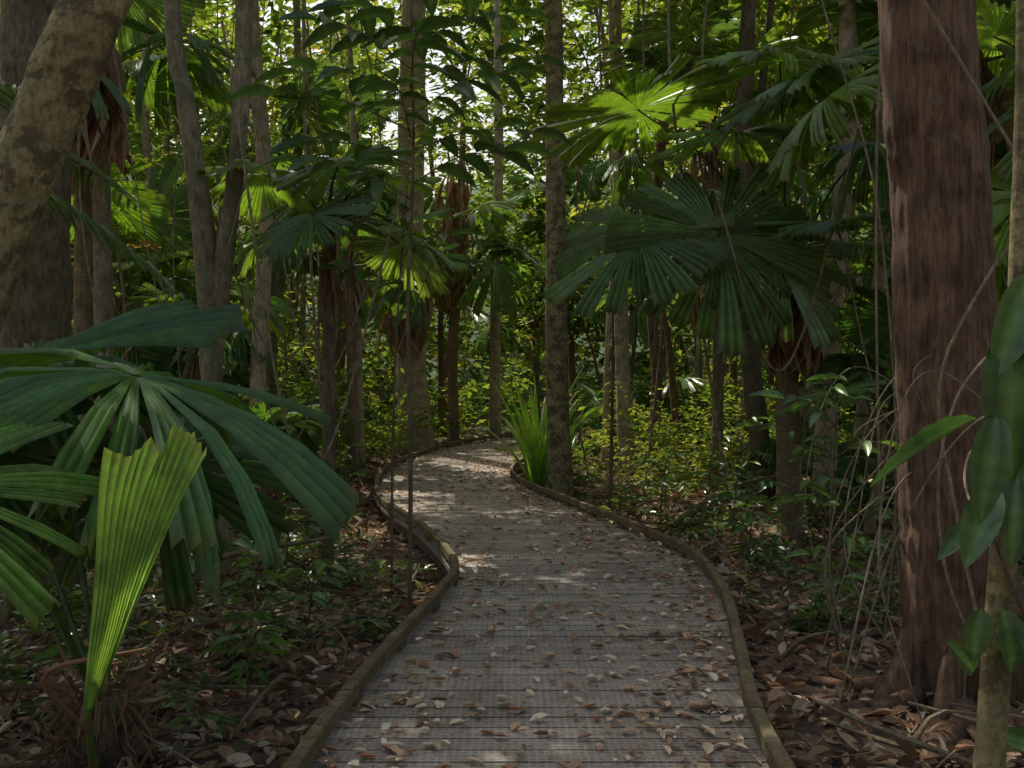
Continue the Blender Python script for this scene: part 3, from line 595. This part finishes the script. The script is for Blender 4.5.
SPEC = [((1.36, 2.72, 1.76), (-.05, -.1, -1), (-.5, -1, .3), .42, .15), ((1.31, 2.7, 1.52), (-.2, -.1, -1), (-.4, -1, .4), .30, .10), ((1.4, 2.7, 1.9), (-.3, -.1, -.8), (0, -1, .6), .3, .12), ((1.35, 2.9, 1.5), (-1, .0, -.5), (-.2, -.6, .8), .36, .05),
        ((1.36, 2.9, .95), (-.2, -.1, -1), (-.3, -1, .4), .16, .08), ((1.42, 2.9, .95), (.2, -.1, -1), (.1, -1, .3), .2, .09), ((1.46, 2.9, .9), (.5, -.3, -.8), (.2, -.9, .4), .18, .09), ((1.34, 2.9, 1.2), (-.8, -.3, -.6), (-.1, -.8, .7), .16, .06),
        ((1.45, 2.85, 1.15), (.7, -.3, -.5), (0, -.8, .6), .2, .09), ((1.42, 2.8, 1.35), (-.2, -.3, -1), (-.2, -1, .5), .26, .11), ((1.36, 2.95, .75), (-.5, -.4, .6), (0, -.9, .4), .15, .07),
        ((1.44, 2.8, 1.62), (.3, -.2, -1), (.2, -1, .4), .34, .12), ((1.40, 2.85, 1.45), (-.5, -.3, -1), (-.3, -1, .6), .2, .08), ((1.33, 2.75, 1.32), (-.5, -.2, -1), (-.5, -1, .3), .24, .10)]
for p, d, n_, l, w_ in SPEC: leaves(g, [p], np.array([d]), np.array([n_], float), l, w_, gc(1) if w_ != .05 else np.array([[.12, .22, .06]]), T_HI, 1)
for _ in range(36):
    p = np.array([rng.uniform(1.5, 2.1), rng.uniform(2.8, 3.4), rng.uniform(.2, 2.0)]); leaves(g, [p], rng.normal(0, .5, (1, 3))-UP*.5, np.array([[0, -1, .6]])+rng.normal(0, .3, (1, 3)), rng.uniform(.14, .28), rng.uniform(.06, .1), gc(1), T_HI, 1)
g.build("stems_and_leaves", [M_dark, M_leafn], (1.75, 3.1, -.2), e, True)

def straps(name, base, n_, ln, wd, col, spr=(.1, .55)):
    e = empty(name, base); g = Geo()
    for i in range(n_):
        az = rng.uniform(0, 6.28); sp = rng.uniform(*spr); l = ln*rng.uniform(.6, 1.1); d = np.array([math.cos(az), math.sin(az), 0]); s_ = np.cross(d, UP); V = []
        for t in np.linspace(0, 1, 9):
            c = np.array(base)+d*l*sp*(t+.6*t*t)+UP*l*(t-.45*sp*t**3); w_ = wd*(1-t**2.2)+.002
            V += [c-s_*w_, c-d*w_*.35, c+s_*w_]
        f = [(i_*3+j_, i_*3+j_+1, i_*3+j_+4, i_*3+j_+3) for i_ in range(8) for j_ in range(2)]
        g.add(V, [f], np.array(col)*rng.uniform(.75, 1.3), 0)
    g.build("strap_leaves", [M_fannear], base, e)
straps("strap_leaved_plant", (.42, 15.9, -.22), 26, 2.2, .06, (.24, .40, .09), (.05, .5))
straps("strap_leaved_plant", (.95, 18.0, -.22), 16, 1.3, .04, (.14, .27, .07))
straps("strap_leaved_plant", (5.2, 13.2, -.2), 16, 1.5, .04, (.09, .19, .05))
straps("strap_leaved_plant", (-4.4, 10.8, -.2), 16, 1.4, .04, (.08, .17, .05))

# ------------------------------------------------------------------ low understory plants, in clumps
g = Geo()
def ground_plants(n_, x0, x1, y0, y1, r, lL, lW, ns, T=T_MD, pw=1., zk=1., pal=(.2, .3, .2, .12, .04, .1)):
    x, y = scatter(n_, x0, x1, y0, y1, pw); m = pathdist(np.stack([x, y], 1)) > 1.35+r; x, y = x[m], y[m]; z = gh(x, y)
    for a_, b_, c_ in zip(x, y, z):
        rr = r*rng.uniform(.6, 1.4); clump(g, (a_, b_, c_+rr*.6*zk), (rr, rr, rr*.8*zk), int(ns), 6, lL, lW, rr*.7, T=T, pal=pal, cull=False)
ground_plants(105, -4.6, -.9, 5.2, 11.5, .2, .11, .05, 9)
ground_plants(105, 1.8, 6, 6.4, 13, .22, .12, .05, 9)
ground_plants(150, -7, 8, 11, 20, .38, .17, .07, 12)
g.build("understory_plants", [M_leafg])
g = Geo()
ground_plants(230, -15, 15, 18, 38, .85, .22, .09, 22, T_LO, pal=(.1, .25, .3, .2, .12, .05))
for c, r in (((3.4, 19.5, .5), .9), ((4.4, 20.5, .9), 1.1), ((2.9, 22.5, .4), .7), ((1.9, 21.6, .2), .5), ((5.6, 19, 1), 1.), ((-4.4, 22, 1.), .8), ((-3.4, 24, .6), .7), ((.4, 36, 1), 1.3), ((-2.6, 33, 1), 1.2), ((2.6, 17.2, .1), .5), ((3.4, 16.4, .1), .5), ((4.2, 27, 1.2), 1.3), ((3.0, 26, .6), .9), ((2.6, 18.3, .3), .6), ((3.9, 18.2, .5), .8)):
    clump(g, c, (r, r, r*.7), 80, 6, .13, .06, .5, T=T_MD, pal=(.0, .05, .2, .35, .4, .0))  # brighter palette puts a sunlit look into the leaf colour of these shrubs
g.build("shrub_foliage", [M_leaf])

# mid storey foliage
g = Geo(); cnt = 0
while cnt < 325:
    y = rng.uniform(14, 43); x = rng.uniform(-.6, .6)*y; z = rng.uniform(1.2, 9.5)
    pd = pathdist(np.array([[x, y]]))[0]
    if pd < 2.4 and z < 4: continue
    if y < 24 and abs(x) < 3.5 and z < 6.5: continue
    r = rng.uniform(.6, 1.5); lf = rng.choice([.16, .22, .32]); clump(g, (x, y, z), (r, r, r*.6), int(16*r*r*(.22/lf))+8, 7, lf, lf*.42, .7, pal=(.1, .22, .25, .22, .16, .05)); cnt += 1
g.build("midstorey_foliage", [M_leaf])
# dense distant forest
g = Geo()
for _ in range(640):
    y = rng.uniform(38, 60); x = rng.uniform(-.6, .6)*y; z = max(0, y-43)*.3+rng.random()**1.05*21
    r = rng.uniform(1.2, 2.6); clump(g, (x, y, z), (r, r, r*.7), 28, 6, .55, .28, 1.3, pal=(.12, .25, .27, .2, .12, .05))
for _ in range(80):
    sd_ = rng.choice([-1, 1]); y = rng.uniform(20, 45); x = sd_*(rng.uniform(7, 15)+y*.3); z = rng.random()*12
    r = rng.uniform(1.2, 2.4); clump(g, (x, y, z), (r, r, r*.7), 26, 6, .45, .22, 1.2)
g.build("distant_forest", [M_leaf])
# canopy overhead
g = Geo()
for _ in range(54):
    y = rng.uniform(10.5, 27); x = rng.uniform(-1, 1)*(5+y*.28)-1.5; z = rng.uniform(10, 14)
    r = rng.uniform(1.3, 2.4); clump(g, (x, y, z), (r, r, r*.5), 28, 7, .46, .25, 1.1)
for x, y in ((-2.6, 11.2), (-1.6, 12.6), (-3.4, 12.8), (-2.4, 14.2), (-3.6, 15.6), (-2.2, 16.4)):      # loose leaf clumps added out of view to shade the near boardwalk
    clump(g, (x, y, 11.2), (1.5, 1.4, .7), 40, 7, .44, .24, 1.0)
for _ in range(20):
    y = rng.uniform(28, 50); x = rng.uniform(-1, 1)*(6+y*.35); z = rng.uniform(11, 18)
    r = rng.uniform(1.4, 2.6); clump(g, (x, y, z), (r, r, r*.5), 30, 7, .46, .25, 1.1)
g.build("rainforest_canopy", [M_leaf])

# ------------------------------------------------------------------ vines
g = Geo()
def vine(P, r, n_=40): 
    tube(g, P, [r]*len(P), 6, n_, .1)
vine([(2.15, 5.5, 3.9), (2.75, 5.5, 2.9), (2.9, 5.45, 2.6), (2.6, 5.45, 2.2), (2.35, 5.5, 1.6), (2.4, 5.4, .9), (2.5, 5.2, .0)], .009)
vine([(3.2, 5.6, 3.4), (2.95, 5.5, 2.2), (2.3, 5.2, 1.5), (2.2, 5.1, .7), (2.5, 5.0, -.1)], .007)
vine([(3.1, 5.4, 1.2), (2.5, 5.2, 1.45), (2.05, 5.2, .9), (1.8, 5.4, -.1)], .005)
vine([(1.7, 3.4, .9), (1.9, 4.2, 1.2), (2.4, 5.0, 1.3), (3.1, 5.6, .9)], .005)
vine([(2.1, 6.2, -.2), (2.0, 6.3, .6), (2.3, 6.4, 1.3), (3.0, 6.5, 1.7)], .005)
for _ in range(14):
    a_ = rng.uniform(0, 1, 6); vine([(1.75+a_[0]*.8, 5+a_[1]*2.4, -.2), (1.9+a_[2]*.9, 5.3+a_[1]*2, .5+a_[3]*.5), (2.2+a_[4]*.9, 5.3+a_[1]*2, 1.+a_[5]), (2.9+a_[0]*.8, 5.4+a_[1]*2, .6+a_[2]*1.6)], rng.uniform(.003, .007))
for _ in range(75):
    y = rng.uniform(7, 26); x = rng.uniform(-.45, .5)*y
    if pathdist(np.array([[x, y]]))[0] < 1.7: continue
    d = rng.normal(0, .5, 4); vine([(x+d[0], y, 10), (x+d[1]*.6, y, 6), (x+d[2]*.5, y+.1, 3), (x+d[3]*.5, y, -.3)], rng.uniform(.005, .02))
for _ in range(26):
    y = rng.uniform(8, 18); x = rng.uniform(.2, .5)*y*rng.choice([-1, 1]); vine([(x, y, rng.uniform(3, 6)), (x+.7, y, rng.uniform(.8, 2)), (x+1.6, y, rng.uniform(2.5, 5))], rng.uniform(.006, .014))
g.build("hanging_vines", [M_vine])
print("done")
